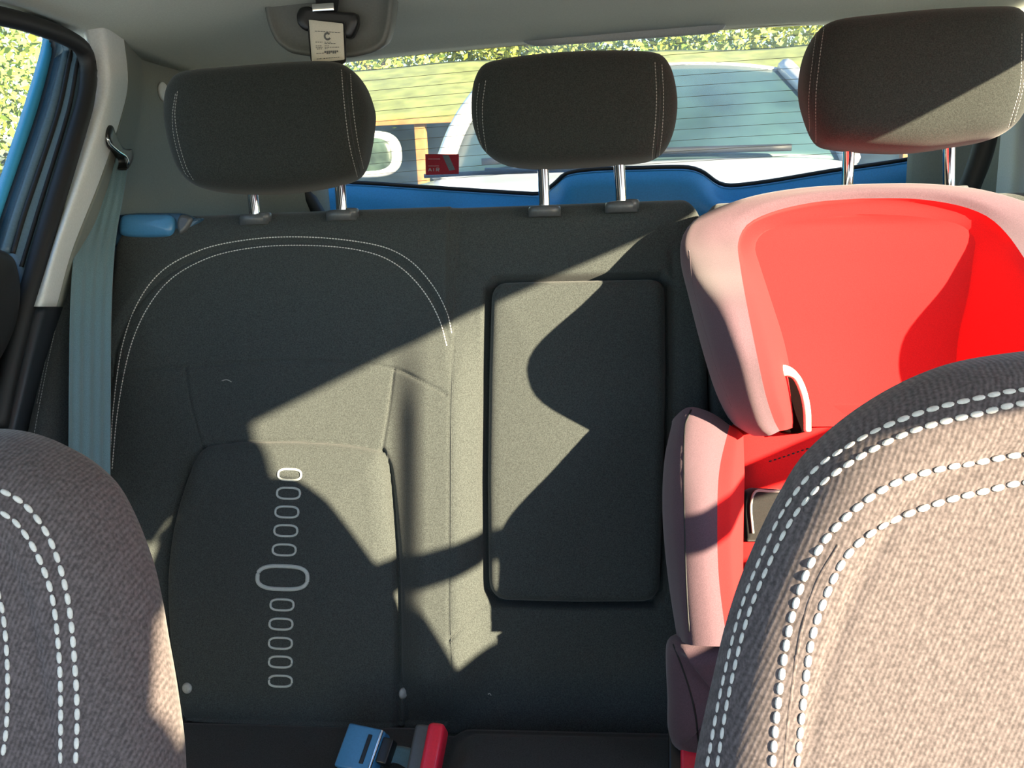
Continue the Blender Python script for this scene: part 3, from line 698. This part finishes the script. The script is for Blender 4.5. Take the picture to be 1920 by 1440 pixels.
# lower backrest
q = [[(1372, 800, .07), (1372, 1000, .07), (1372, 1230, .075)], [(1400, 775, .072), (1410, 1000, .073), (1420, 1230, .08)], [(1500, 760, .070), (1510, 1000, .072), (1520, 1230, .08)]]
def chalf(cols):
    C = [np.array([seat(x, y, h) for x, y, h in c]) for c in cols]
    def mir(c): m = c.copy(); m[:, 0] = 2*UCN-m[:, 0]; return m
    return C+[mir(c) for c in C[::-1]]
lowb = loft('backrest_cover', chalf(q), red_fab, bo_, n=40, m=50, off=-SN*.02)
# body side bolsters: grey outer, red inner
def bolster_cols(mirror):
    outer = [[(1262, 800, .004), (1254, 900, .004), (1256, 1020, .004), (1268, 1120, .004), (1282, 1210, .004)],
             [(1262, 786, 0.090), (1246, 860, 0.111), (1242, 960, 0.152), (1252, 1080, 0.157), (1270, 1200, 0.162)],
             [(1282, 767, 0.120), (1264, 850, 0.153), (1261, 960, 0.202), (1268, 1080, 0.207), (1282, 1205, 0.212)],
             [(1300, 763, 0.125), (1284, 850, 0.168), (1283, 960, 0.220), (1286, 1080, 0.227), (1296, 1210, 0.232)],
             [(1336, 775, 0.122), (1318, 862, 0.172), (1316, 965, 0.227), (1322, 1080, 0.234), (1336, 1212, 0.240)],
             [(1368, 797, 0.112), (1349, 880, 0.166), (1345, 975, 0.217), (1348, 1085, 0.227), (1364, 1212, 0.232)]]
    inner = [outer[-1],
             [(1384, 806, 0.105), (1374, 890, 0.157), (1370, 980, 0.197), (1374, 1090, 0.207), (1388, 1214, 0.212)],
             [(1394, 815, 0.086), (1396, 895, 0.105), (1394, 985, 0.121), (1394, 1095, 0.128), (1402, 1215, 0.135)]]
    res = []
    for cols in (outer, inner):
        C = [np.array([seat(*p) for p in c]) for c in cols]
        if mirror:
            C = [c.copy() for c in C]
            for c in C: c[:, 0] = 2*UCN-c[:, 0]
        res.append(C)
    return res
for mir in (False, True):
    a, b = bolster_cols(mir)
    so_ = loft('side_bolster', a, grey_fab, bo_, n=50, m=40)
    loft('bolster_lining', b, red_fab, bo_, n=50, m=20)
    # rounded cap closing the bolster's upper end
    rim = np.array([cat(np.array([c[0] for c in a+b[1:]]), 30)])
    base = np.array([sxyz(p[0], np.dot(p-B0, SU)-.01, .05) for p in rim[0]])
    loft('bolster_cap', [rim[0], rim[0]*.5+base*.5+SU*.004, base], grey_fab, bo_, n=30, m=8)
    if not mir: cord('bolster_seam', bvh(so_), [[(1296, 768), (1284, 800), (1282, 900), (1284, 1000), (1287, 1100), (1292, 1185)]], .0012, blk_soft, bo_, sink=.4)
cord('wing_seam', bvh(gshell), [[(1292, 470), (1300, 540), (1322, 620), (1346, 700), (1372, 765)]], .0010, grey_fab, bo_, sink=.7)
# belt slot under the wing: pale loop round a black pad painted as the opening's shade
slot = cat([seat(x, y, .098) for x, y in [(1452, 770), (1450, 720), (1456, 698), (1474, 692), (1494, 706), (1508, 735), (1514, 770), (1515, 806), (1490, 812), (1466, 806)]], 60, closed=True)
ringpad('slot_shade_pad', slot, SN, [(0, -.03), (0, -.002), (.001, 0)], plastic('slot_shadow_plastic', (.006, .003, .003), 1.0, spec=.02), bo_, fill=3)
lp = cat([seat(x, y, h) for x, y, h in [(1452, 728, .100), (1455, 702, .112), (1472, 695, .118), (1492, 706, .118), (1506, 735, .116), (1513, 770, .114), (1514, 808, .108)]], 40)
tube('belt_loop', lp, np.interp(np.linspace(0, 1, 40), [0, .15, .4, 1], [.010, .010, .0045, .0045]), plastic('pale_loop_plastic', (.75, .62, .55), .45), bo_, seg=10)
Tlow = bvh(lowb)
stitches('stitching', Tlow, [[(1440, 866), (1465, 858), (1500, 846), (1530, 836)]], .006, .004, .0009, blk, bo_)
# dark buckle pocket
pk = [seat(x, y, .098) for x, y in [(1398, 1015), (1394, 960), (1396, 922), (1412, 915), (1470, 918), (1476, 1015)]]
ringpad('harness_pocket', lin(pk+[pk[0]], 61)[:-1], SN, [(0, -.05), (0, 0), (.004, .004)], web_blk, bo_, fill=3)
tube('pocket_piping', cat([seat(x, y, .104) for x, y in [(1412, 1000), (1408, 950), (1416, 922), (1440, 921), (1475, 922)]], 30), .0016, thread_dim, bo_)
# booster base with armrest pads
O = cat([aty(x, y, .93) for x, y in [(1262, 1400), (1257, 1320), (1254, 1250), (1256, 1215), (1270, 1200), (1320, 1194), (1400, 1194), (1440, 1230), (1450, 1380), (1420, 1425), (1310, 1425)]], 80, closed=True)
bp_ = ringpad('armrest_pad', O, (.0, -.9, .4), [(.01, -.10), (0, -.06), (.0, -.02), (.010, 0), (.025, .006)], grey_fab, bo_, fill=5)
cord('armrest_seam', bvh(bp_), [[(1262, 1208), (1275, 1240), (1292, 1290), (1304, 1340), (1310, 1395)]], .0014, blk_soft, bo_, sink=.4)
mo = O.copy(); mo[:, 0] = 2*UCN+.02-mo[:, 0]
ringpad('armrest_pad', mo, (.0, -.9, .4), [(.01, -.10), (0, -.06), (.0, -.02), (.010, 0), (.025, .006)], grey_fab, bo_, fill=5)
sx, sy = np.meshgrid(np.linspace(.14, .51, 30), np.linspace(.70, 1.0, 30), indexing='ij')
slab('seat_pad', np.stack([sx, sy, .375+.02*np.cos((sx-UCN)*9)*0-.02*sst((.78-sy)/.08)+.012*sst(np.abs(sx-UCN)/.2)], 2), (0, 0, -.05), red_fab, bo_)

# ================================================================== BUCKLES ON THE BENCH
def frame_at(px, py, z, yaw, pitch, roll=0):
    c = atz(px, py, z); R = (Matrix.Rotation(yaw, 3, 'Z') @ Matrix.Rotation(pitch, 3, 'X') @ Matrix.Rotation(roll, 3, 'Y'))
    return c, np.array(R)
c1_, R1 = frame_at(680, 1408, .303, radians(-16), radians(38))
bk = thing('belt_buckle', 'belt buckle with sky reflection put into its colour, left of the red-topped buckle', 'buckle', c1_)
box('body', c1_, (.048, .052, .026), latch_sky, bk, bev=.003, rot=R1)
box('slot', c1_+R1@np.array([.010, .0, .0135]), (.005, .034, .002), blk, bk, bev=.0005, rot=R1)
box('chrome_edge', c1_+R1@np.array([.0225, .0, .0125]), (.003, .050, .003), chrome, bk, bev=.0006, rot=R1)
box('socket', c1_+R1@np.array([.032, .004, .002]), (.014, .030, .016), blk, bk, bev=.002, rot=R1)
c2_, R2 = frame_at(806, 1412, .308, radians(-6), radians(35))
b2 = thing('belt_buckle', 'black buckle with red release button left of the centre cushion', 'buckle', c2_)
box('body', c2_+R2@np.array([-.006, 0, 0]), (.030, .058, .030), guide_pl, b2, bev=.005, rot=R2)
rb = box('release_button', c2_+R2@np.array([.006, .001, .004]), (.021, .060, .030), red_pl, b2, bev=.006, rot=R2); rb['label'] = 'red release button'
wb = [atz(x, y, .292) for x, y in [(728, 1400), (748, 1398), (770, 1402), (788, 1406)]]
wb2 = [atz(x, y, .280) for x, y in [(716, 1436), (740, 1428), (766, 1440), (788, 1448)]]
loft('webbing', [wb, [(np.array(a)+b)/2+np.array([0, 0, .008]) for a, b in zip(wb, wb2)], wb2], web_fab, b2, n=16, m=10, off=(0, 0, -.002))
c3_, R3 = frame_at(1284, 1416, .305, radians(-4), radians(35))
b3 = thing('belt_buckle', 'red-buttoned buckle beside the foot of the booster seat', 'buckle', c3_)
box('body', c3_+R3@np.array([-.008, 0, -.002]), (.022, .056, .026), blk, b3, bev=.004, rot=R3)
rb = box('release_button', c3_+R3@np.array([.006, 0, .004]), (.022, .058, .028), red_pl, b3, bev=.004, rot=R3); rb['label'] = 'red release button'

# ================================================================== FRONT SEATS
FA = radians(14); FN = np.array([0, -cos(FA), sin(FA)])
def fpl(px, py, o): return hit(px, py, o, FN)
def front_seat(label, sil, cx, o, rst, far, groove_in, st_groups, seam_lines, mir_first):
    S = [fpl(x, y, o-FN*.045)+FN*.045 for x, y in sil]
    if far:                                                   # unseen far shoulder, outlined to fit its cast shadow
        M_ = [np.array([x, o[1]+(z-o[2])*math.tan(FA), z]) for x, z in far]
    else: M_ = [np.array([2*cx-p[0], p[1], p[2]]) for p in S[::-1]]
    pts = np.array(S+M_); O = lin(cat(pts, 200), 200)
    O = np.vstack([O, lin([O[-1], O[0]], 50)[1:-1]])
    t = thing('front_seat', label, 'car seat', (cx, o[1], .2))
    prof = [(.10, -.112), (.055, -.100), (.025, -.082), (.006, -.060), (0, -.042), (.004, -.022), (.012, -.006), (.022, .003), (.034, .0075), (.044, .0082), (groove_in-.004, .0072), (groove_in, .0048), (groove_in+.004, .0066)]
    pad = ringpad('backrest', O, FN, prof, front_fab, t, fill=24, bow=.002)
    T = bvh(pad)
    stitches('stitching', T, st_groups, .0083, .0072, rst, thread, t)
    if seam_lines: cord('seam_piping', T, seam_lines, .0014, front_fab, t, sink=.65)
    return t, pad
oF = np.array([0, .50, .72])
silR = [(1262, 2100), (1275, 1700), (1300, 1440), (1330, 1290), (1370, 1130), (1425, 990), (1490, 870), (1545, 812), (1600, 768), (1670, 725), (1750, 690), (1820, 672), (1920, 658)]
fsr, padr = front_seat('sunlit right front seat back with white stitching', silR, .258, oF, .0019, [(.262, .876), (.288, .856), (.316, .822), (.355, .768), (.388, .722), (.420, .668), (.452, .602), (.48, .5), (.49, .3)], .052,
    [[(1326, 1440), (1352, 1300), (1388, 1150), (1430, 1040), (1475, 950), (1530, 880), (1590, 838), (1660, 800), (1740, 770), (1830, 748), (1920, 732), (2040, 742)],
     [(1345, 1440), (1368, 1300), (1402, 1160), (1444, 1055), (1490, 968), (1545, 905), (1605, 862), (1680, 822), (1750, 796), (1840, 775), (1920, 757), (2040, 770)],
     [(1448, 1440), (1458, 1330), (1480, 1180), (1510, 1080), (1550, 1010), (1610, 950), (1680, 905), (1760, 880), (1840, 866), (1920, 853), (2040, 858)],
     [(1494, 1440), (1506, 1320), (1522, 1200), (1552, 1110), (1590, 1040), (1640, 995), (1700, 965), (1770, 940), (1850, 920), (1920, 905), (2040, 905)]],
    [[(1470, 1440), (1480, 1330), (1502, 1185), (1532, 1092), (1572, 1022)]], True)
silL = [(330, 2100), (345, 1700), (346, 1440), (331, 1310), (312, 1200), (300, 1130), (282, 1055), (246, 962), (206, 895), (142, 842), (70, 812), (0, 803)]
oFl = np.array([0, .46, .72])
fsl, padl = front_seat('shaded left front seat back in the lower left corner', silL, -.44, oFl, .0016, None, .052,
    [[(0, 918), (45, 945), (85, 995), (112, 1060), (130, 1140), (140, 1240), (145, 1340), (142, 1440)],
     [(0, 958), (35, 985), (70, 1040), (96, 1110), (108, 1190), (114, 1290), (114, 1440)],
     [(-6, 1100), (6, 1150), (13, 1220), (15, 1290), (12, 1370), (2, 1440)]], None, False)

# ================================================================== OUTSIDE
GZ = -.38
gm = plastic('sunlit_gravel', (.20, .235, .28), .9, .3, .2, scale=8)
gr_ = obj('ground', [(-40, -30, GZ), (40, -30, GZ), (40, 60, GZ), (-40, 60, GZ)], [(0, 1, 2, 3)], gm, smooth=False); struct(gr_, 'sunlit parking ground outside', 'ground')
# sticker on the rear glass
st = thing('sticker', 'small red sticker with grey stripe on the rear window', 'sticker', win(829, 308))
def wq(name, pxs, mat, off, parent):
    P = np.array([win(x, y) for x, y in pxs])+np.array([0, -off, 0]); n = len(P)
    return slab(name, np.array([[P[0], P[1]], [P[3], P[2]]]), (0, .0006, 0), mat, parent, smooth=False) if n == 4 else None
wq('backing', [(798, 289), (861, 289), (861, 326), (799, 328)], sticker_red, .004, st)
wq('stripe', [(830, 291), (842, 291), (854, 318), (843, 320)], sticker_g, .005, st)
V, Fc = [], []
def bar(x0, y0, x1, y1, w_=1.6):
    d = np.array([x1-x0, y1-y0], float); d /= np.linalg.norm(d)+1e-9; nx, ny = -d[1]*w_/2, d[0]*w_/2; k = len(V)
    for x, y in ((x0+nx, y0+ny), (x1+nx, y1+ny), (x1-nx, y1-ny), (x0-nx, y0-ny)): V.append(win(x, y)+np.array([0, -.0055, 0]))
    Fc.append((k, k+1, k+2, k+3))
bar(804, 298, 826, 298, 1.2); bar(804, 311, 824, 311, 1.0)
for seg in ((804, 321, 807, 315), (807, 315, 810, 321), (805, 319, 809, 319), (814, 315, 814, 321), (819, 315, 819, 321), (819, 315, 824, 315), (824, 315, 824, 318), (819, 318, 824, 318), (820, 318, 824, 321)): bar(*seg)
obj('lettering', V, Fc, sticker_w, st, smooth=False)
# wiper on the outside of the rear glass
wp = thing('rear_wiper', 'dark wiper lying across the lower rear window', 'wiper', win(900, 330)+np.array([0, .03, 0]))
tube('blade', cat([win(792, 331)+np.array([0, .02, 0]), win(900, 325)+np.array([0, .02, 0]), win(1110, 318)+np.array([0, .02, 0])], 20), .0045, blk_soft, wp)
tube('arm', cat([win(905, 319)+np.array([0, .035, 0]), win(1000, 320)+np.array([0, .035, 0]), win(1180, 317)+np.array([0, .035, 0])], 20), .004, guide_pl, wp)

# white car parked close behind
cw = thing('white_car', 'white car with dark windscreen parked close behind', 'car', (.12, 4.4, GZ))
xw = np.linspace(-1, 1, 25); cx = .12
def section(y, z, hw, crown, drop=.0):
    return np.stack([cx+hw*xw, np.full(25, y)+.10*np.abs(xw)**2.5, z-crown*np.abs(xw)**3-drop*np.abs(xw)**8], 1)
hood = [section(2.62, .35, .84, .02), section(2.58, .60, .86, .03), section(2.62, .80, .86, .04, .04), section(2.80, .872, .86, .035, .05), section(3.10, .902, .85, .03, .06), section(3.32, .925, .84, .03, .06)]
slab('bonnet', across(hood, 30), (0, .02, -.03), white_paint, cw)
ws0 = section(3.34, .93, .70, .03); ws1 = section(3.60, 1.10, .66, .03); ws2 = section(3.92, 1.275, .58, .035)
slab('windscreen', across([ws0, ws1, ws2], 16), (0, .01, -.01), carwin, cw)
for s in (-1, 1):
    a = [ws0[-1 if s > 0 else 0]+np.array([s*.02, -.02, .0]), ws1[-1 if s > 0 else 0]+np.array([s*.02, -.01, .01]), ws2[-1 if s > 0 else 0]+np.array([s*.015, -.01, .012])]
    tube('pillar', cat(a, 20), .035, white_paint, cw)
    box('body_side', (cx+s*.86, 4.6, .36), (.08, 3.9, 1.0), white_paint, cw, bev=.03)
    sw = np.array([[(cx+s*.80, 3.6, .9), (cx+s*.62, 4.0, 1.26)], [(cx+s*.80, 5.8, .9), (cx+s*.62, 5.6, 1.26)]], float)
    slab('side_window', sw, (-.01*s, 0, 0), carwin, cw, smooth=False)
    for y in (3.2, 5.7):
        O = np.array([(cx+s*.88, y+.34*cos(q), GZ+.34+.34*sin(q)) for q in np.linspace(0, 2*pi, 32, endpoint=False)])
        ringpad('wheel', O, (s, 0, 0), [(.02, -.2), (0, -.16), (0, 0), (.03, .02), (.12, .02), (.14, -.02)], rub, cw, fill=3)
roof = [section(3.92, 1.285, .60, .04), section(4.5, 1.32, .63, .045), section(5.6, 1.30, .62, .05), section(6.2, 1.0, .72, .04), section(6.4, .6, .82, .03)]
slab('roof', across(roof, 24), (0, 0, -.03), white_paint, cw)
tube('wiper', cat([(cx-.55, 3.30, .945), (cx, 3.33, .955), (cx+.5, 3.32, .95)], 16), .012, blk_soft, cw)
for s in (-1, 1):
    c = np.array([cx+s*1.0, 3.48, .985]); O = np.array([c+np.array([.12*np.sign(cos(q))*abs(cos(q))**.7, 0, (.085)*np.sign(sin(q))*abs(sin(q))**.8]) for q in np.linspace(0, 2*pi, 40, endpoint=False)])
    mo_ = ringpad('door_mirror', O, (0, -1, 0), [(.02, -.10), (0, -.06), (0, -.01), (.008, .004), (.02, .006), (.026, .002)], white_paint, cw, fill=4)
    ringpad('mirror_glass', c+(O-c)*.80+np.array([0, -.002, 0]), (0, -1, 0), [(0, -.003), (0, .0005)], plastic('mirror_tint', (.05, .075, .055), .3, .6, 0, scale=14) if 'mirror_tint' not in MATS else MATS['mirror_tint'], mo_, fill=3)

# thatched parking shade with posts
th_m = plastic('olive_thatch', (.18, .20, .062), .9, .25, .4, scale=6); or_m = plastic('rusty_timber', (.30, .15, .05), .8, .2, .1, scale=10)
cp = thing('parking_shade', 'olive parking shade with rusty orange edge beam and post', 'shade', (.0, 9.2, GZ))
xx, yy = np.meshgrid(np.linspace(-5.5, 5.5, 60), np.linspace(8.6, 10.6, 20), indexing='ij')
slab('canopy', np.stack([xx, yy, 1.28+.30*(yy-8.6)+.02*np.sin(xx*3)], 2), (0, 0, -.05), th_m, cp)
box('edge_beam', (0, 8.58, 1.235), (11, .05, .05), or_m, cp, bev=.005)
for x in (-5.2, -1.675, 2.6, 5.2): box('post', (x, 8.66, (GZ+1.24)/2), (.10, .10, 1.24-GZ), or_m, cp, bev=.008)
# wall under the shade
wm = plastic('grey_boundary_wall', (.12, .155, .16), .9, .45, .1, scale=2.2)
bw = box('boundary_wall', (0, 11.2, .47), (16, .2, 1.7), wm, bev=.01); tag(bw, 'mottled grey boundary wall under the parking shade', 'wall')
# trees
leafY = plastic('sunlit_yellow_leaf', (.44, .46, .06), .6, .35, 0, scale=3); leafG = plastic('green_leaf', (.25, .37, .06), .6, .35, 0, scale=3); leafO = plastic('olive_leaf', (.30, .34, .08), .6, .35, 0, scale=3); bark = plastic('tree_bark', (.22, .15, .09), .9, .3, .3, scale=12)
def tree(label, x, y, h, rad, n, mats, size=.085, trunk=True, grp='trees beyond the car park', zlow=.35):
    t = thing('tree', label, 'tree', (x, y, GZ), grp)
    V, Fc, fm = [], [], []
    cl = [(x+rad*.75*rng.normal()*.6, y+rad*.5*rng.normal()*.6, GZ+h*(zlow+(1-zlow)*rng.random())) for _ in range(26)]
    for k in range(n):
        c = cl[rng.integers(len(cl))]; p = np.array(c)+rng.normal(size=3)*rad*.22
        a = rng.normal(size=3); a /= np.linalg.norm(a); b = np.cross(a, rng.normal(size=3)); b /= np.linalg.norm(b); s = size*(.6+.8*rng.random())
        i = len(V); V += [p-a*s*.6, p+b*s*.28, p+a*s*.6, p-b*s*.28]; Fc.append((i, i+1, i+2, i+3)); fm.append(rng.integers(len(mats)))
    obj('crown', V, Fc, None, t, smooth=False, mats=mats, fmat=fm)
    P = [(x, y, GZ-.05), (x+.05, y, GZ+h*.3), (x-.04, y, GZ+h*.6), (x+.03, y, GZ+h*.85)]; V, Fc = [], []
    tube(None, cat(P, 14), np.linspace(.10, .03, 14), None, V=V, Fc=Fc)
    for k in range(5):
        z = GZ+h*(.35+.09*k); q = rng.random()*6.28; tube(None, cat([(x, y, z), (x+rad*.3*cos(q), y+rad*.3*sin(q), z+h*.12), (x+rad*.6*cos(q), y+rad*.6*sin(q), z+h*.2)], 8), np.linspace(.04, .012, 8), None, V=V, Fc=Fc)
    obj('trunk', V, Fc, bark, t)
tree('yellow-green tree above the left end of the parking shade', -2.9, 12.8, 3.6, 1.5, 11000, [leafY, leafY, leafG])
tree('yellow tree behind the middle headrest', -1.0, 13.4, 3.5, 1.5, 11000, [leafY, leafO])
tree('olive tree right of the middle headrest', 1.0, 13.0, 3.5, 1.5, 11000, [leafO, leafY, leafG])
tree('loose olive tree left of the right headrest', 2.9, 12.8, 3.6, 1.5, 10000, [leafO, leafY])
tree('yellowish tree hidden mostly by the right headrest', 5.0, 13.4, 3.6, 1.6, 10000, [leafO, leafG])
tree('bright leafy tree in the left side window', -5.9, 6.9, 4.6, 1.6, 11000, [leafY, leafG], .09, grp='trees beside the left window')
tree('greener tree at the left edge of the side window', -8.2, 7.8, 5.0, 1.8, 11000, [leafG, leafY], .09, grp='trees beside the left window')
tree('far olive tree seen past the left door frame', -7.5, 10.8, 5.0, 1.9, 11000, [leafO, leafG], .10, grp='trees beside the left window')
# silver car beyond the left door
sv = plastic('silver_paint', (.55, .58, .60), .25, .04, 0)
cs = thing('silver_car', 'silver car parked outside the left window', 'car', (-4.2, 3.6, GZ))
def prism(name, prof, x0, x1, mat, parent):
    n = len(prof); V = [(x, c[0], c[1]) for x in (x0, x1) for c in prof]
    Fc = [tuple(range(n)), tuple(range(2*n-1, n-1, -1))]+[(i, (i+1) % n, n+(i+1) % n, n+i) for i in range(n)]
    return obj(name, V, Fc, mat, parent, smooth=False)
prism('body', [(2.0, -.1), (2.0, .35), (2.2, .50), (3.0, .56), (5.4, .58), (5.9, .50), (6.0, -.1)], -5.0, -3.4, sv, cs)
prism('greenhouse', [(2.9, .56), (3.6, .98), (4.8, 1.0), (5.4, .58)], -4.9, -3.5, carwin, cs)
prism('roof', [(3.5, .97), (3.7, 1.04), (4.7, 1.06), (4.9, .99)], -4.86, -3.54, sv, cs)
for x in (-3.45, -4.95):
    for y in (2.75, 5.2):
        O = np.array([(x, y+.31*cos(q), GZ+.31+.31*sin(q)) for q in np.linspace(0, 2*pi, 28, endpoint=False)])
        ringpad('wheel', O, (1 if x > -4 else -1, 0, 0), [(.02, -.18), (0, -.15), (0, 0), (.03, .02), (.12, .02)], rub, cs, fill=3)
